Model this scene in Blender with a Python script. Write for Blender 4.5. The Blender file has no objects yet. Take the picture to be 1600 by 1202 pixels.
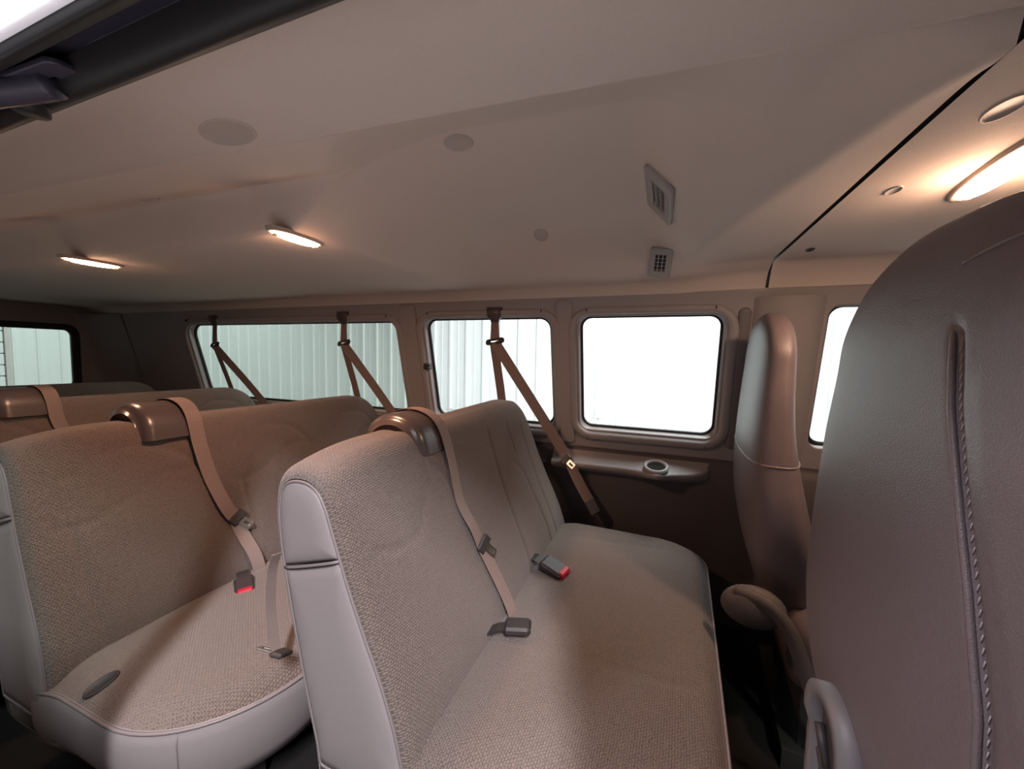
import bpy, math, random
import numpy as np
from mathutils import Matrix, Vector
random.seed(4); np.random.seed(4)
sc = bpy.context.scene
COL = sc.collection

# ------------------------------------------------------------------ camera
EYE = Vector((0.0, 0.0, 1.0))
FPX = 613.0
cd = bpy.data.cameras.new('camera')
cam = bpy.data.objects.new('camera', cd); COL.objects.link(cam)
cd.sensor_fit = 'HORIZONTAL'; cd.sensor_width = 36.0
cd.lens = FPX / 1600.0 * 36.0
cd.clip_start = 0.01
# rows: world X (towards the front of the van), Y (across), Z (up) in image axes (right, down, into the picture)
RX = Vector((0.93374152, 0.04402141, -0.35523074))
RY = Vector((0.35736, -0.05778587, 0.93217736))
RZ = Vector((0.02050844, -0.99735796, -0.06968856))
right = Vector((RX.x, RY.x, RZ.x)); down = Vector((RX.y, RY.y, RZ.y)); fwd = Vector((RX.z, RY.z, RZ.z))
m = Matrix((( right.x, -down.x, -fwd.x, EYE.x), (right.y, -down.y, -fwd.y, EYE.y), (right.z, -down.z, -fwd.z, EYE.z), (0, 0, 0, 1)))
cam.matrix_world = m
sc.camera = cam

# ------------------------------------------------------------------ world, lights, exposure
w = bpy.data.worlds.new('world'); sc.world = w; w.use_nodes = True
w.node_tree.nodes['Background'].inputs['Color'].default_value = (0.95, 0.95, 1.0, 1)
w.node_tree.nodes['Background'].inputs['Strength'].default_value = 0.045
sc.view_settings.view_transform = 'Standard'; sc.view_settings.look = 'None'
sc.view_settings.exposure = 1.3; sc.view_settings.gamma = 1.0
sc.view_settings.use_curve_mapping = False

def area(name, loc, target, sx, sy, power, color):
    l = bpy.data.lights.new(name, 'AREA'); l.shape = 'RECTANGLE'; l.size = sx; l.size_y = sy
    l.energy = power; l.color = color
    o = bpy.data.objects.new(name, l); COL.objects.link(o); o.location = loc
    o.rotation_euler = (Vector(target) - Vector(loc)).to_track_quat('-Z', 'X').to_euler()
    return o
# strip lamps of the workshop on the open-door and far sides, plus an added fill
area('workshop_lamp_door', (1.0, -1.9, 3.3), (-0.7, 0.6, 0.5), 1.0, 0.16, 128, (1.0, 0.95, 0.97))
area('seat_back_fill', (-1.8, -1.1, 3.3), (-0.3, 0.3, 0.4), 1.2, 0.16, 42, (0.95, 0.91, 1.0))  # added fill to brighten the passenger seat back, not a workshop lamp
area('workshop_lamp_far', (0.3, 3.3, 3.3), (0.1, 4.9, 1.0), 4.2, 0.4, 160, (1.0, 0.98, 0.97))
area('workshop_lamp_rear', (-6.0, 2.2, 3.3), (-8.8, 2.9, 1.0), 1.6, 0.4, 60, (0.95, 0.98, 1.0))

# ------------------------------------------------------------------ materials
def mat(name, col, rough=0.6, metallic=0.0, spec=0.5, noise=0.0, nscale=200.0, bump=0.0, bscale=None, uv=False, coat=0.0, sheen=0.0):
    M = bpy.data.materials.new(name); M.use_nodes = True
    nt = M.node_tree; b = nt.nodes['Principled BSDF']
    b.inputs['Base Color'].default_value = (*col, 1); b.inputs['Roughness'].default_value = rough
    b.inputs['Metallic'].default_value = metallic; b.inputs['Specular IOR Level'].default_value = spec
    b.inputs['Coat Weight'].default_value = coat; b.inputs['Sheen Weight'].default_value = sheen
    if noise or bump:
        tc = nt.nodes.new('ShaderNodeTexCoord')
        n = nt.nodes.new('ShaderNodeTexNoise'); n.inputs['Scale'].default_value = nscale; n.inputs['Detail'].default_value = 4
        nt.links.new(tc.outputs['Object'], n.inputs['Vector'])
        if noise:
            mx = nt.nodes.new('ShaderNodeMix'); mx.data_type = 'RGBA'
            mx.inputs[6].default_value = (*[c * (1 - noise) for c in col], 1); mx.inputs[7].default_value = (*[min(1, c * (1 + noise)) for c in col], 1)
            nt.links.new(n.outputs['Fac'], mx.inputs[0]); nt.links.new(mx.outputs[2], b.inputs['Base Color'])
        if bump:
            bn = nt.nodes.new('ShaderNodeBump'); bn.inputs['Strength'].default_value = bump; bn.inputs['Distance'].default_value = 0.002
            src = n
            if bscale:
                src = nt.nodes.new('ShaderNodeTexNoise'); src.inputs['Scale'].default_value = bscale; src.inputs['Detail'].default_value = 3
                nt.links.new(tc.outputs['Object'], src.inputs['Vector'])
            nt.links.new(src.outputs['Fac'], bn.inputs['Height']); nt.links.new(bn.outputs['Normal'], b.inputs['Normal'])
    return M

def fabric_mat(name, col, dark):
    """woven seat cloth: rows of small tufts, in metres of the UV map"""
    M = bpy.data.materials.new(name); M.use_nodes = True
    nt = M.node_tree; L = nt.links; b = nt.nodes['Principled BSDF']
    b.inputs['Roughness'].default_value = 0.95; b.inputs['Specular IOR Level'].default_value = 0.15; b.inputs['Sheen Weight'].default_value = 0.25
    b.inputs['Sheen Roughness'].default_value = 0.6
    uv = nt.nodes.new('ShaderNodeUVMap')
    br = nt.nodes.new('ShaderNodeTexBrick'); br.inputs['Scale'].default_value = 1.0
    br.inputs['Brick Width'].default_value = 0.0075; br.inputs['Row Height'].default_value = 0.0052; br.inputs['Mortar Size'].default_value = 0.0010
    br.inputs['Mortar Smooth'].default_value = 0.9; br.offset = 0.5
    nz = nt.nodes.new('ShaderNodeTexNoise'); nz.inputs['Scale'].default_value = 260; nz.inputs['Detail'].default_value = 3
    wr = nt.nodes.new('ShaderNodeMix'); wr.data_type = 'VECTOR'; wr.inputs[0].default_value = 0.006
    L.new(uv.outputs['UV'], wr.inputs[4]); L.new(nz.outputs['Color'], wr.inputs[5]); L.new(uv.outputs['UV'], nz.inputs['Vector'])
    L.new(wr.outputs[1], br.inputs['Vector'])
    n2 = nt.nodes.new('ShaderNodeTexNoise'); n2.inputs['Scale'].default_value = 420; n2.inputs['Detail'].default_value = 5
    L.new(uv.outputs['UV'], n2.inputs['Vector'])
    ad = nt.nodes.new('ShaderNodeMath'); ad.operation = 'MULTIPLY_ADD'; ad.inputs[1].default_value = 0.55; 
    L.new(br.outputs['Fac'], ad.inputs[0])
    m2 = nt.nodes.new('ShaderNodeMath'); m2.operation = 'MULTIPLY'; m2.inputs[1].default_value = 0.75
    L.new(n2.outputs['Fac'], m2.inputs[0]); L.new(m2.outputs[0], ad.inputs[2])
    mx = nt.nodes.new('ShaderNodeMix'); mx.data_type = 'RGBA'; mx.clamp_factor = True
    mx.inputs[6].default_value = (*col, 1); mx.inputs[7].default_value = (*dark, 1)
    L.new(ad.outputs[0], mx.inputs[0]); L.new(mx.outputs[2], b.inputs['Base Color'])
    bn = nt.nodes.new('ShaderNodeBump'); bn.invert = True; bn.inputs['Strength'].default_value = 0.9; bn.inputs['Distance'].default_value = 0.003
    L.new(ad.outputs[0], bn.inputs['Height']); L.new(bn.outputs['Normal'], b.inputs['Normal'])
    return M

def glass_mat(name, tint):
    M = bpy.data.materials.new(name); M.use_nodes = True
    nt = M.node_tree; L = nt.links; nt.nodes.remove(nt.nodes['Principled BSDF'])
    out = nt.nodes['Material Output']
    t = nt.nodes.new('ShaderNodeBsdfTransparent'); t.inputs['Color'].default_value = (*tint, 1)
    g = nt.nodes.new('ShaderNodeBsdfGlossy'); g.inputs['Roughness'].default_value = 0.02
    fr = nt.nodes.new('ShaderNodeLayerWeight'); fr.inputs['Blend'].default_value = 0.5
    pw = nt.nodes.new('ShaderNodeMath'); pw.operation = 'POWER'; pw.inputs[1].default_value = 5.0; L.new(fr.outputs['Facing'], pw.inputs[0])
    ma = nt.nodes.new('ShaderNodeMath'); ma.operation = 'MULTIPLY_ADD'; ma.inputs[1].default_value = 0.6; ma.inputs[2].default_value = 0.03; L.new(pw.outputs[0], ma.inputs[0])
    mx = nt.nodes.new('ShaderNodeMixShader'); L.new(ma.outputs[0], mx.inputs[0]); L.new(t.outputs[0], mx.inputs[1]); L.new(g.outputs[0], mx.inputs[2])
    L.new(mx.outputs[0], out.inputs['Surface'])
    return M

def emit_mat(name, col, strength):
    M = bpy.data.materials.new(name); M.use_nodes = True
    b = M.node_tree.nodes['Principled BSDF']; b.inputs['Base Color'].default_value = (*col, 1)
    b.inputs['Emission Color'].default_value = (*col, 1); b.inputs['Emission Strength'].default_value = strength
    return M

HEAD = mat('headliner_cloth', (0.66, 0.57, 0.51), 0.85, spec=0.25, noise=0.10, nscale=700, bump=0.25)
HEADV = mat('headliner_cap', (0.50, 0.43, 0.385), 0.6, noise=0.05)
TRIM = mat('grey_wall_plastic', (0.29, 0.27, 0.275), 0.5, spec=0.4, noise=0.08, nscale=900, bump=0.2)
TRIMD = mat('dark_lower_plastic', (0.085, 0.074, 0.075), 0.6, noise=0.1, nscale=500, bump=0.15)
TRIML = mat('light_pillar_plastic', (0.15, 0.142, 0.148), 0.5, noise=0.05, nscale=600, bump=0.1)
DARK = mat('black_rubber', (0.008, 0.008, 0.009), 0.55)
TRACK = mat('dark_track_metal', (0.055, 0.05, 0.075), 0.45, metallic=0.2, noise=0.15, nscale=60)
PAINT = mat('white_body_paint', (0.85, 0.84, 0.88), 0.25, coat=0.4, noise=0.02, nscale=20)
CARPET = mat('black_carpet', (0.004, 0.0036, 0.0036), 0.95, noise=0.3, nscale=500, bump=0.5)
FABRIC = fabric_mat('woven_seat_cloth', (0.222, 0.170, 0.150), (0.050, 0.035, 0.030))
VINYL = mat('grey_vinyl', (0.215, 0.19, 0.195), 0.42, spec=0.45, noise=0.06, nscale=350, bump=0.18, bscale=900)
PIPE = mat('vinyl_piping', (0.17, 0.145, 0.15), 0.5, noise=0.05)
LEATHER = mat('dark_grain_vinyl', (0.125, 0.100, 0.106), 0.40, spec=0.5, noise=0.10, nscale=300, bump=0.35, bscale=650)
COVERM = mat('belt_cover_plastic', (0.075, 0.060, 0.060), 0.28, spec=0.5, noise=0.05)
STITCH = mat('pale_thread', (0.30, 0.27, 0.28), 0.8, noise=0.05)
BELT = mat('taupe_webbing', (0.20, 0.148, 0.135), 0.7, noise=0.18, nscale=800, bump=0.3)
BUCK = mat('buckle_plastic', (0.03, 0.025, 0.026), 0.55, noise=0.1)
RED = mat('red_button_plastic', (0.42, 0.004, 0.03), 0.55, noise=0.05)
CHROME = mat('belt_tongue_steel', (0.5, 0.5, 0.48), 0.35, metallic=1.0, noise=0.03)
VENTM = mat('vent_plastic', (0.36, 0.335, 0.315), 0.5, noise=0.03)
GLASS = glass_mat('clear_tint_glass', (0.82, 0.86, 0.855))
GLASSD = glass_mat('deep_tint_glass', (0.66, 0.71, 0.68))
LENS = emit_mat('lit_lamp_lens', (1.0, 0.66, 0.40), 26.0)
LENSB = mat('lamp_bezel', (0.42, 0.33, 0.27), 0.4, noise=0.03)
STEELW = mat('white_sheet_steel', (0.82, 0.86, 0.85), 0.45, noise=0.03, nscale=8)
CONC = mat('workshop_concrete', (0.62, 0.59, 0.58), 0.8, noise=0.15, nscale=3, bump=0.1)
LEG = mat('seat_leg_steel', (0.03, 0.03, 0.03), 0.5, noise=0.1)

# ------------------------------------------------------------------ helpers
def tag(o, label=None, cat=None, group=None, kind=None):
    if label: o['label'] = label
    if cat: o['category'] = cat
    if group: o['group'] = group
    if kind: o['kind'] = kind
    return o
def mesh_obj(name, verts, faces, material, parent=None, smooth=True, uvs=None, mats=None):
    me = bpy.data.meshes.new(name)
    me.from_pydata([tuple(map(float, v)) for v in verts], [], [tuple(int(i) for i in f) for f in faces])
    if smooth: me.polygons.foreach_set('use_smooth', [True] * len(me.polygons))
    me.materials.append(material)
    if uvs is not None:
        ul = me.uv_layers.new(name='UVMap'); vi = np.empty(len(me.loops), int); me.loops.foreach_get('vertex_index', vi)
        ul.data.foreach_set('uv', np.asarray(uvs, float)[vi].ravel())
    me.update()
    o = bpy.data.objects.new(name, me); COL.objects.link(o)
    if parent: o.parent = parent
    return o
def empty(name, loc=(0, 0, 0), rz=0.0):
    o = bpy.data.objects.new(name, None); COL.objects.link(o); o.location = loc; o.rotation_euler = (0, 0, rz); o.empty_display_size = 0.05
    return o
class MB:
    def __init__(s): s.v = []; s.f = []
    def add(s, v, f):
        n = len(s.v); s.v += [tuple(p) for p in v]; s.f += [tuple(i + n for i in q) for q in f]; return s
    def box(s, x0, x1, y0, y1, z0, z1, M=None, bev=0.0):
        if bev <= 0:
            v = [(x, y, z) for x in (x0, x1) for y in (y0, y1) for z in (z0, z1)]
            f = [(0, 1, 3, 2), (4, 6, 7, 5), (0, 4, 5, 1), (2, 3, 7, 6), (0, 2, 6, 4), (1, 5, 7, 3)]
        else:
            b = bev; v = []; f = []
            for (z, i) in ((z0, b), (z0 + b, 0), (z1 - b, 0), (z1, b)):
                a = [(x0 + i, y0 + b + i * .0), (x0 + b + i * 0, y0 + i), (x1 - b, y0 + i), (x1 - i, y0 + b), (x1 - i, y1 - b), (x1 - b, y1 - i), (x0 + b, y1 - i), (x0 + i, y1 - b)]
                v += [(p[0], p[1], z) for p in a]
            for k in range(3):
                for j in range(8): f.append((k * 8 + j, k * 8 + (j + 1) % 8, k * 8 + 8 + (j + 1) % 8, k * 8 + 8 + j))
            f.append(tuple(range(7, -1, -1))); f.append(tuple(range(24, 32)))
        if M is not None: v = [tuple(M @ Vector(p)) for p in v]
        return s.add(v, f)
    def tube(s, pts, r, n=8, closed=False):
        pts = [Vector(p) for p in pts]; N = len(pts); v = []; f = []
        up = None
        for i, p in enumerate(pts):
            a = pts[i - 1] if (i > 0 or closed) else p; c = pts[(i + 1) % N] if (i < N - 1 or closed) else p
            t = (c - a).normalized()
            if up is None: up = t.orthogonal().normalized()
            up = (up - t * up.dot(t)); up = up.normalized() if up.length > 1e-6 else t.orthogonal().normalized()
            bi = t.cross(up)
            for k in range(n):
                an = 2 * math.pi * k / n; v.append(tuple(p + (up * math.cos(an) + bi * math.sin(an)) * r))
        M_ = N if closed else N - 1
        for i in range(M_):
            for k in range(n):
                j = (i + 1) % N; f.append((i * n + k, i * n + (k + 1) % n, j * n + (k + 1) % n, j * n + k))
        if not closed: f.append(tuple(range(n - 1, -1, -1))); f.append(tuple((N - 1) * n + k for k in range(n)))
        return s.add(v, f)
    def ribbon(s, pts, wid, wdirs, th=0.0016):
        """flat webbing along pts; wdirs: width direction(s)"""
        pts = [Vector(p) for p in pts]; N = len(pts); v = []; f = []
        for i, p in enumerate(pts):
            a = pts[max(0, i - 1)]; c = pts[min(N - 1, i + 1)]; t = (c - a).normalized()
            wd = Vector(wdirs[i] if isinstance(wdirs, list) else wdirs); wd = (wd - t * wd.dot(t)).normalized(); nn = t.cross(wd)
            W = wid[i] if isinstance(wid, list) else wid
            for (sa, sb) in ((-1, -1), (1, -1), (1, 1), (-1, 1)): v.append(tuple(p + wd * (sa * W / 2) + nn * (sb * th / 2)))
        for i in range(N - 1):
            for k in range(4): f.append((i * 4 + k, i * 4 + (k + 1) % 4, i * 4 + 4 + (k + 1) % 4, i * 4 + 4 + k))
        f.append((3, 2, 1, 0)); f.append(tuple((N - 1) * 4 + k for k in range(4)))
        return s.add(v, f)
    def build(s, name, material, parent=None, smooth=False): return mesh_obj(name, s.v, s.f, material, parent, smooth)
def grid_faces(nu, nv, closed_v=False):
    f = []
    for i in range(nu - 1):
        for j in range(nv if closed_v else nv - 1):
            k = (j + 1) % nv; f.append((i * nv + j, i * nv + k, (i + 1) * nv + k, (i + 1) * nv + j))
    return f
def smooth01(t): t = np.clip(t, 0, 1); return t * t * (3 - 2 * t)
def catmull(P, n):
    P = np.asarray(P, float); out = []; N = len(P)
    for i in range(N - 1):
        p0 = P[max(0, i - 1)]; p1 = P[i]; p2 = P[i + 1]; p3 = P[min(N - 1, i + 2)]
        for t in np.linspace(0, 1, n, endpoint=False):
            out.append(0.5 * ((2 * p1) + (-p0 + p2) * t + (2 * p0 - 5 * p1 + 4 * p2 - p3) * t * t + (-p0 + 3 * p1 - 3 * p2 + p3) * t ** 3))
    out.append(P[-1]); return np.array(out)
def resample(P, n, closed=False):
    P = np.asarray(P, float)
    if closed: P = np.vstack([P, P[:1]])
    d = np.r_[0, np.cumsum(np.linalg.norm(np.diff(P, axis=0), axis=1))]
    t = np.linspace(0, d[-1], n, endpoint=not closed)
    return np.stack([np.interp(t, d, P[:, k]) for k in range(P.shape[1])], 1)
def rrect(x0, x1, y0, y1, r, n=7):
    rs = r if isinstance(r, (tuple, list)) else (r,) * 4   # corners: (x0,y0),(x1,y0),(x1,y1),(x0,y1)
    out = []
    for (cx, cy, a0, rr) in ((x0, y0, 180, rs[0]), (x1, y0, 270, rs[1]), (x1, y1, 0, rs[2]), (x0, y1, 90, rs[3])):
        ox = cx + rr if cx == x0 else cx - rr; oy = cy + rr if cy == y0 else cy - rr
        for k in range(n): a = math.radians(a0 + 90 * k / (n - 1)); out.append((ox + rr * math.cos(a), oy + rr * math.sin(a)))
    return out
def plate(name, outer, holes, depth, bevel, material, M, parent=None):
    """flat panel with holes cut through, edges rounded; local x,y in the panel, z = thickness; placed by M"""
    cu = bpy.data.curves.new(name, 'CURVE'); cu.dimensions = '2D'; cu.fill_mode = 'BOTH'; cu.extrude = max(0.0, depth / 2 - bevel); cu.bevel_depth = bevel; cu.bevel_resolution = 2
    for poly in [outer] + list(holes):
        sp = cu.splines.new('POLY'); sp.points.add(len(poly) - 1); sp.use_cyclic_u = True
        for q, p in zip(sp.points, poly): q.co = (p[0], p[1], 0, 1)
    t = bpy.data.objects.new('tmp', cu); COL.objects.link(t)
    dg = bpy.context.evaluated_depsgraph_get(); me = bpy.data.meshes.new_from_object(t.evaluated_get(dg))
    bpy.data.objects.remove(t); bpy.data.curves.remove(cu)
    me.name = name; me.transform(M); me.materials.clear(); me.materials.append(material)
    o = bpy.data.objects.new(name, me); COL.objects.link(o)
    if parent: o.parent = parent
    return o
def frame_M(o, ex, ey):
    ex = Vector(ex).normalized(); ey = Vector(ey); ey = (ey - ex * ey.dot(ex)).normalized(); ez = ex.cross(ey)
    return Matrix(((ex.x, ey.x, ez.x, o[0]), (ex.y, ey.y, ez.y, o[1]), (ex.z, ey.z, ez.z, o[2]), (0, 0, 0, 1)))

FLOOR = -0.10
# ------------------------------------------------------------------ the setting: floor, ground, roof
def struct(o): o['kind'] = 'structure'; return o
struct(MB().box(-4.05, 1.6, 0.02, 1.84, FLOOR - 0.06, FLOOR).build('floor', CARPET))
struct(MB().box(-10, 6, -6, 6, -0.80, -0.75).build('ground', CONC))
struct(MB().box(-4.08, 1.6, 0.20, 1.74, 1.50, 1.53, bev=0.012).build('roof', PAINT))

# ------------------------------------------------------------------ ceiling (rear headliner)
def yc(X): return 0.549 + 0.057 * np.clip(X, -1.9, 1.5)
def zraw(X, Y):
    A = 1.30 + 0.16 * (1 - (1 - np.clip((X + 0.86) / 0.48, 0, 1)) ** 2)
    valley = 1.30 + 0.105 * smooth01((0.74 - Y) / 0.05)
    z = np.maximum(A, valley)
    lip = np.interp(Y, [0.5, 0.6, 0.68, 0.97, 1.2, 1.42, 1.6], [0.42, 0.345, 0.285, 0.19, 0.125, 0.075, 0.05])
    zb = np.where(X < 0.015, 1.46 - np.clip(X + 0.065, 0, 1) * 1.1, 1.372 - 0.040 * smooth01((X - 0.015) / np.maximum(lip - 0.015, 0.02)))
    zg = 1.46 - 0.128 * smooth01(X / lip)
    wb = smooth01((Y - 0.62) / 0.38); zb = zb * wb + zg * (1 - wb)
    zf = 1.332 + (1.345 - 1.332) * np.clip((X - lip) / np.maximum(0.335 - lip, 0.02), 0, 1) ** 0.7
    zb = np.where(X > lip, zf, zb)
    z = np.where(X > -0.30, np.minimum(zb, z), z)
    z = np.maximum(z - 0.085 * np.clip(1 - (Y - yc(X)) / 0.21, 0, 1) ** 1.15, np.minimum(z, 1.374))
    ys = 1.28 + 0.25 * smooth01((X + 0.12) / 0.30)
    low = 1.298 + 0.022 * smooth01((X - 0.02) / 0.25)
    z = np.where(z > low, low + (z - low) * (1 - smooth01((Y - ys) / (1.60 - ys))), z)
    return z
def zrec(X, Y):
    k = np.array([1, 3, 6, 8, 9, 8, 6, 3, 1], float); k /= k.sum()
    return sum(w_ * zraw(X + d_, Y) for w_, d_ in zip(k, np.linspace(-0.032, 0.032, 9)))
def zband(X, Y):
    c = float(yc(X)); t = (Y - 0.275) / (c - 0.012 - 0.275)
    return 1.302 + 0.072 * math.sin(min(1, t * 2.6) * math.pi / 2) - 0.016 * max(0, (t - 0.38) / 0.62)
def ceil_mesh(name, Xs, recessed=True):
    V = []; nv = None
    for X in Xs:
        c = float(yc(X)); rows = []
        for t in np.linspace(0, 1, 9): 
            Y = 0.275 + (c - 0.012 - 0.275) * t; rows.append((X, Y, zband(X, Y)))
        if recessed:
            z1 = float(zrec(np.array(X), np.array(c + 0.03)))
            for (dy, dz) in ((-0.008, -0.002), (-0.003, -0.002), (0.002, 0.001), (0.005, 0.006)): rows.append((X, c + dy, 1.358 + dz))
            rows.append((X, c + 0.010, max(1.372, z1 - 0.012))); 
            Y = np.unique(np.r_[np.linspace(c + 0.02, 0.66, 10), np.linspace(0.675, 0.755, 13), np.linspace(0.78, 1.59, 42)])
            Z = np.maximum(zrec(np.full_like(Y, X), Y), 0)
            Z[0] = max(Z[0], 1.372) if X < -0.06 else Z[0]
        else:
            for k in range(5): rows.append((X, c - 0.008 + 0.005 * k, 1.358 - 0.0026 * k))
            Y = np.linspace(c + 0.02, 1.59, 65); Z = np.full_like(Y, 1.345)
        for y, z in zip(Y, Z): rows.append((X, y, z))
        zt = rows[-1][2]
        for k in range(1, 9):
            t = k / 8; a = t * math.pi / 2
            rows.append((X, 1.59 + 0.066 * math.sin(a) ** 0.8 * (0.55 + 0.45 * t), zt + (1.222 - zt) * (1 - math.cos(a)) ** 0.8))
        rows.append((X, 1.652, 1.214)); rows.append((X, 1.680, 1.213))
        nv = len(rows); V += rows
    return mesh_obj(name, V, grid_faces(len(Xs), nv), HEAD)
Xs = np.unique(np.round(np.r_[np.linspace(-4.03, -1.0, 50), np.linspace(-1.0, -0.75, 20), np.linspace(-0.75, -0.12, 30), np.linspace(-0.12, 0.329, 80)], 5))
struct(ceil_mesh('ceiling', Xs))
struct(ceil_mesh('ceiling_front', np.linspace(0.340, 1.55, 16), recessed=False))
# dark gap behind the seam between the two headliners
struct(MB().box(0.29, 0.38, 0.59, 1.66, 1.351, 1.385).box(0.29, 0.38, 0.3, 0.60, 1.380, 1.388).box(0.31, 0.36, 1.660, 1.68, 1.2, 1.38).build('trim_1', DARK))

struct(MB().box(-4.05, 1.55, -0.01, 0.02, FLOOR - 0.34, FLOOR - 0.005, bev=0.008).build('trim_8', PAINT))
# header over the open side door: painted jamb, seal, track, seal
def header(name, pts, material):
    V = []; X0 = np.linspace(-1.6, 1.5, 22)
    prof = resample(catmull(pts, 6), 24)
    for X in X0:
        for (y, z) in prof: V.append((X, y, z))
    return struct(mesh_obj(name, V, grid_faces(len(X0), len(prof)), material))
header('trim_2', [(0.296, 1.318), (0.272, 1.296), (0.262, 1.286), (0.250, 1.290), (0.240, 1.310)], DARK)
header('trim_3', [(0.245, 1.315), (0.243, 1.318), (0.222, 1.312), (0.212, 1.309)], TRACK)
header('trim_4', [(0.220, 1.316), (0.214, 1.292), (0.206, 1.285), (0.198, 1.283), (0.195, 1.292)], DARK)
header('trim_5', [(0.198, 1.290), (0.194, 1.291), (0.190, 1.300), (0.188, 1.34), (0.186, 1.38), (0.184, 1.42), (0.19, 1.49), (0.21, 1.505)], PAINT)
struct(MB().box(-1.6, 1.5, 0.19, 0.30, 1.325, 1.50).build('trim_6', DARK))

# ------------------------------------------------------------------ driver-side wall with its windows
EYW = Vector((0, -0.128, 0.525)).normalized()     # up the leaning wall
def wallM(off=0.0):
    M = frame_M((0, 1.80, 0.66), (1, 0, 0), EYW); n = Vector((M[0][2], M[1][2], M[2][2]))
    return Matrix.Translation(n * off) @ M
def s_of(z): return (z - 0.66) / EYW.z
WIN = {1: (-2.93, -1.285, 0.69, 1.165, (0.08, 0.05, 0.05, 0.09)), 2: (-1.10, -0.468, 0.68, 1.172, 0.05), 3: (-0.332, 0.208, 0.69, 1.172, 0.045), 4: (0.535, 1.25, 0.69, 1.195, (0.04, 0.06, 0.1, 0.04))}
holes = []; 
for k, (a, b, z0, z1, r) in WIN.items(): holes.append(rrect(a - 0.012, b + 0.012, s_of(z0) - 0.012, s_of(z1) + 0.012, r))
wl = struct(plate('wall_left', [(-4.02, s_of(0.60)), (1.5, s_of(0.60)), (1.5, s_of(1.26)), (-4.02, s_of(1.26))], holes, 0.03, 0.006, TRIM, wallM(0.0)))
lowp = [(1.80, 0.60), (1.806, 0.585), (1.80, 0.573), (1.795, 0.568), (1.785, 0.55), (1.79, 0.45), (1.80, 0.2), (1.80, FLOOR)]
V = []; lx = np.linspace(-4.02, 1.5, 40)
for X in lx:
    for (y, z) in lowp: V.append((X, y, z))
low = mesh_obj('lower_panel', V, grid_faces(len(lx), len(lowp)), TRIMD, wl)
struct(MB().box(-4.05, 1.55, 1.835, 1.86, -0.2, 0.66).build('trim_7', PAINT))
for k, (a, b, z0, z1, r) in WIN.items():
    s0, s1 = s_of(z0), s_of(z1)
    M = wallM(-0.022)
    wn = struct(plate('window_%d' % k, rrect(a - 0.03, b + 0.03, s0 - 0.03, s1 + 0.03, r), [rrect(a, b, s0, s1, r)], 0.016, 0.005, DARK, M))
    plate('pane', rrect(a - 0.02, b + 0.02, s0 - 0.02, s1 + 0.02, r), [], 0.004, 0.0, GLASSD if k == 1 else GLASS, wallM(-0.028), wn)
    if k < 4:   # moulded surround standing proud of the wall
        ring = []; Mw = wallM(0.0); nr = 0
        for (o_, d_) in ((0.002, -0.018), (0.006, -0.010), (0.020, 0.024), (0.028, 0.030), (0.044, 0.030), (0.052, 0.025), (0.056, 0.012)):
            q_ = tuple(t + o_ for t in r) if isinstance(r, tuple) else r + o_
            poly = rrect(a - o_, b + o_, s0 - o_, s1 + o_ * 0.85, q_, 8); nr = len(poly)
            ring += [tuple(Mw @ Vector((p[0], p[1], d_))) for p in poly]
        mesh_obj('window_surround', ring, grid_faces(7, nr, True), TRIM, wn)
        for X in (a + 0.03, b - 0.03):
            mm = MB(); mm.box(X - 0.002, X + 0.002, s1 + 0.030, s1 + 0.042, 0.0, 0.0312, wallM()); mm.build('joint_line', DARK, wn)
            mm = MB(); mm.box(X - 0.001, X + 0.001, s0 - 0.05, s0 - 0.032, 0.0, 0.0312, wallM()); mm.build('joint_line', DARK, wn)
    if k in (2, 3):  # maker's marks etched low in the glass corner
        g = MB(); x0 = a + 0.04; sy = s0 + 0.022
        for (dx, dy, ww, hh) in ((0, .008, .006, .002), (.012, .009, .004, .0016), (.020, .010, .016, .0022), (.024, .004, .008, .003), (.040, .008, .006, .002), (.016, -.002, .024, .0012), (.050, .009, .003, .002)):
            g.box(x0 + dx, x0 + dx + ww, sy + dy, sy + dy + hh, -0.026, -0.0245, wallM())
        g.build('etched_mark', BUCK, wn)
# vertical ridges of the pillars
for (x0, x1) in ((-1.235, -1.155), (-0.425, -0.375)):
    plate('pillar_cover', rrect(x0, x1, s_of(0.62), s_of(1.24), 0.012), [], 0.03, 0.012, TRIM, wallM(0.012), wl)
# B pillar behind the driver: ridge, belt tower
plate('pillar_ridge', rrect(0.265, 0.285, s_of(0.66), s_of(1.19), 0.008), [], 0.05, 0.012, TRIML, wallM(0.0), wl)
V = []; zz = np.linspace(0.45, 1.23, 24); xx = np.linspace(0.30, 0.515, 18)
for z in zz:
    yw = 1.80 - 0.128 / 0.525 * (max(z, 0.6) - 0.66)
    for x in xx:
        t = (x - 0.30) / 0.215
        V.append((x, yw - 0.015 - 0.045 * math.sin(math.pi * min(1, max(0, t))) ** 0.6, z))
mesh_obj('pillar_tower', V, grid_faces(len(zz), len(xx)), TRIM, wl)
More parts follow.
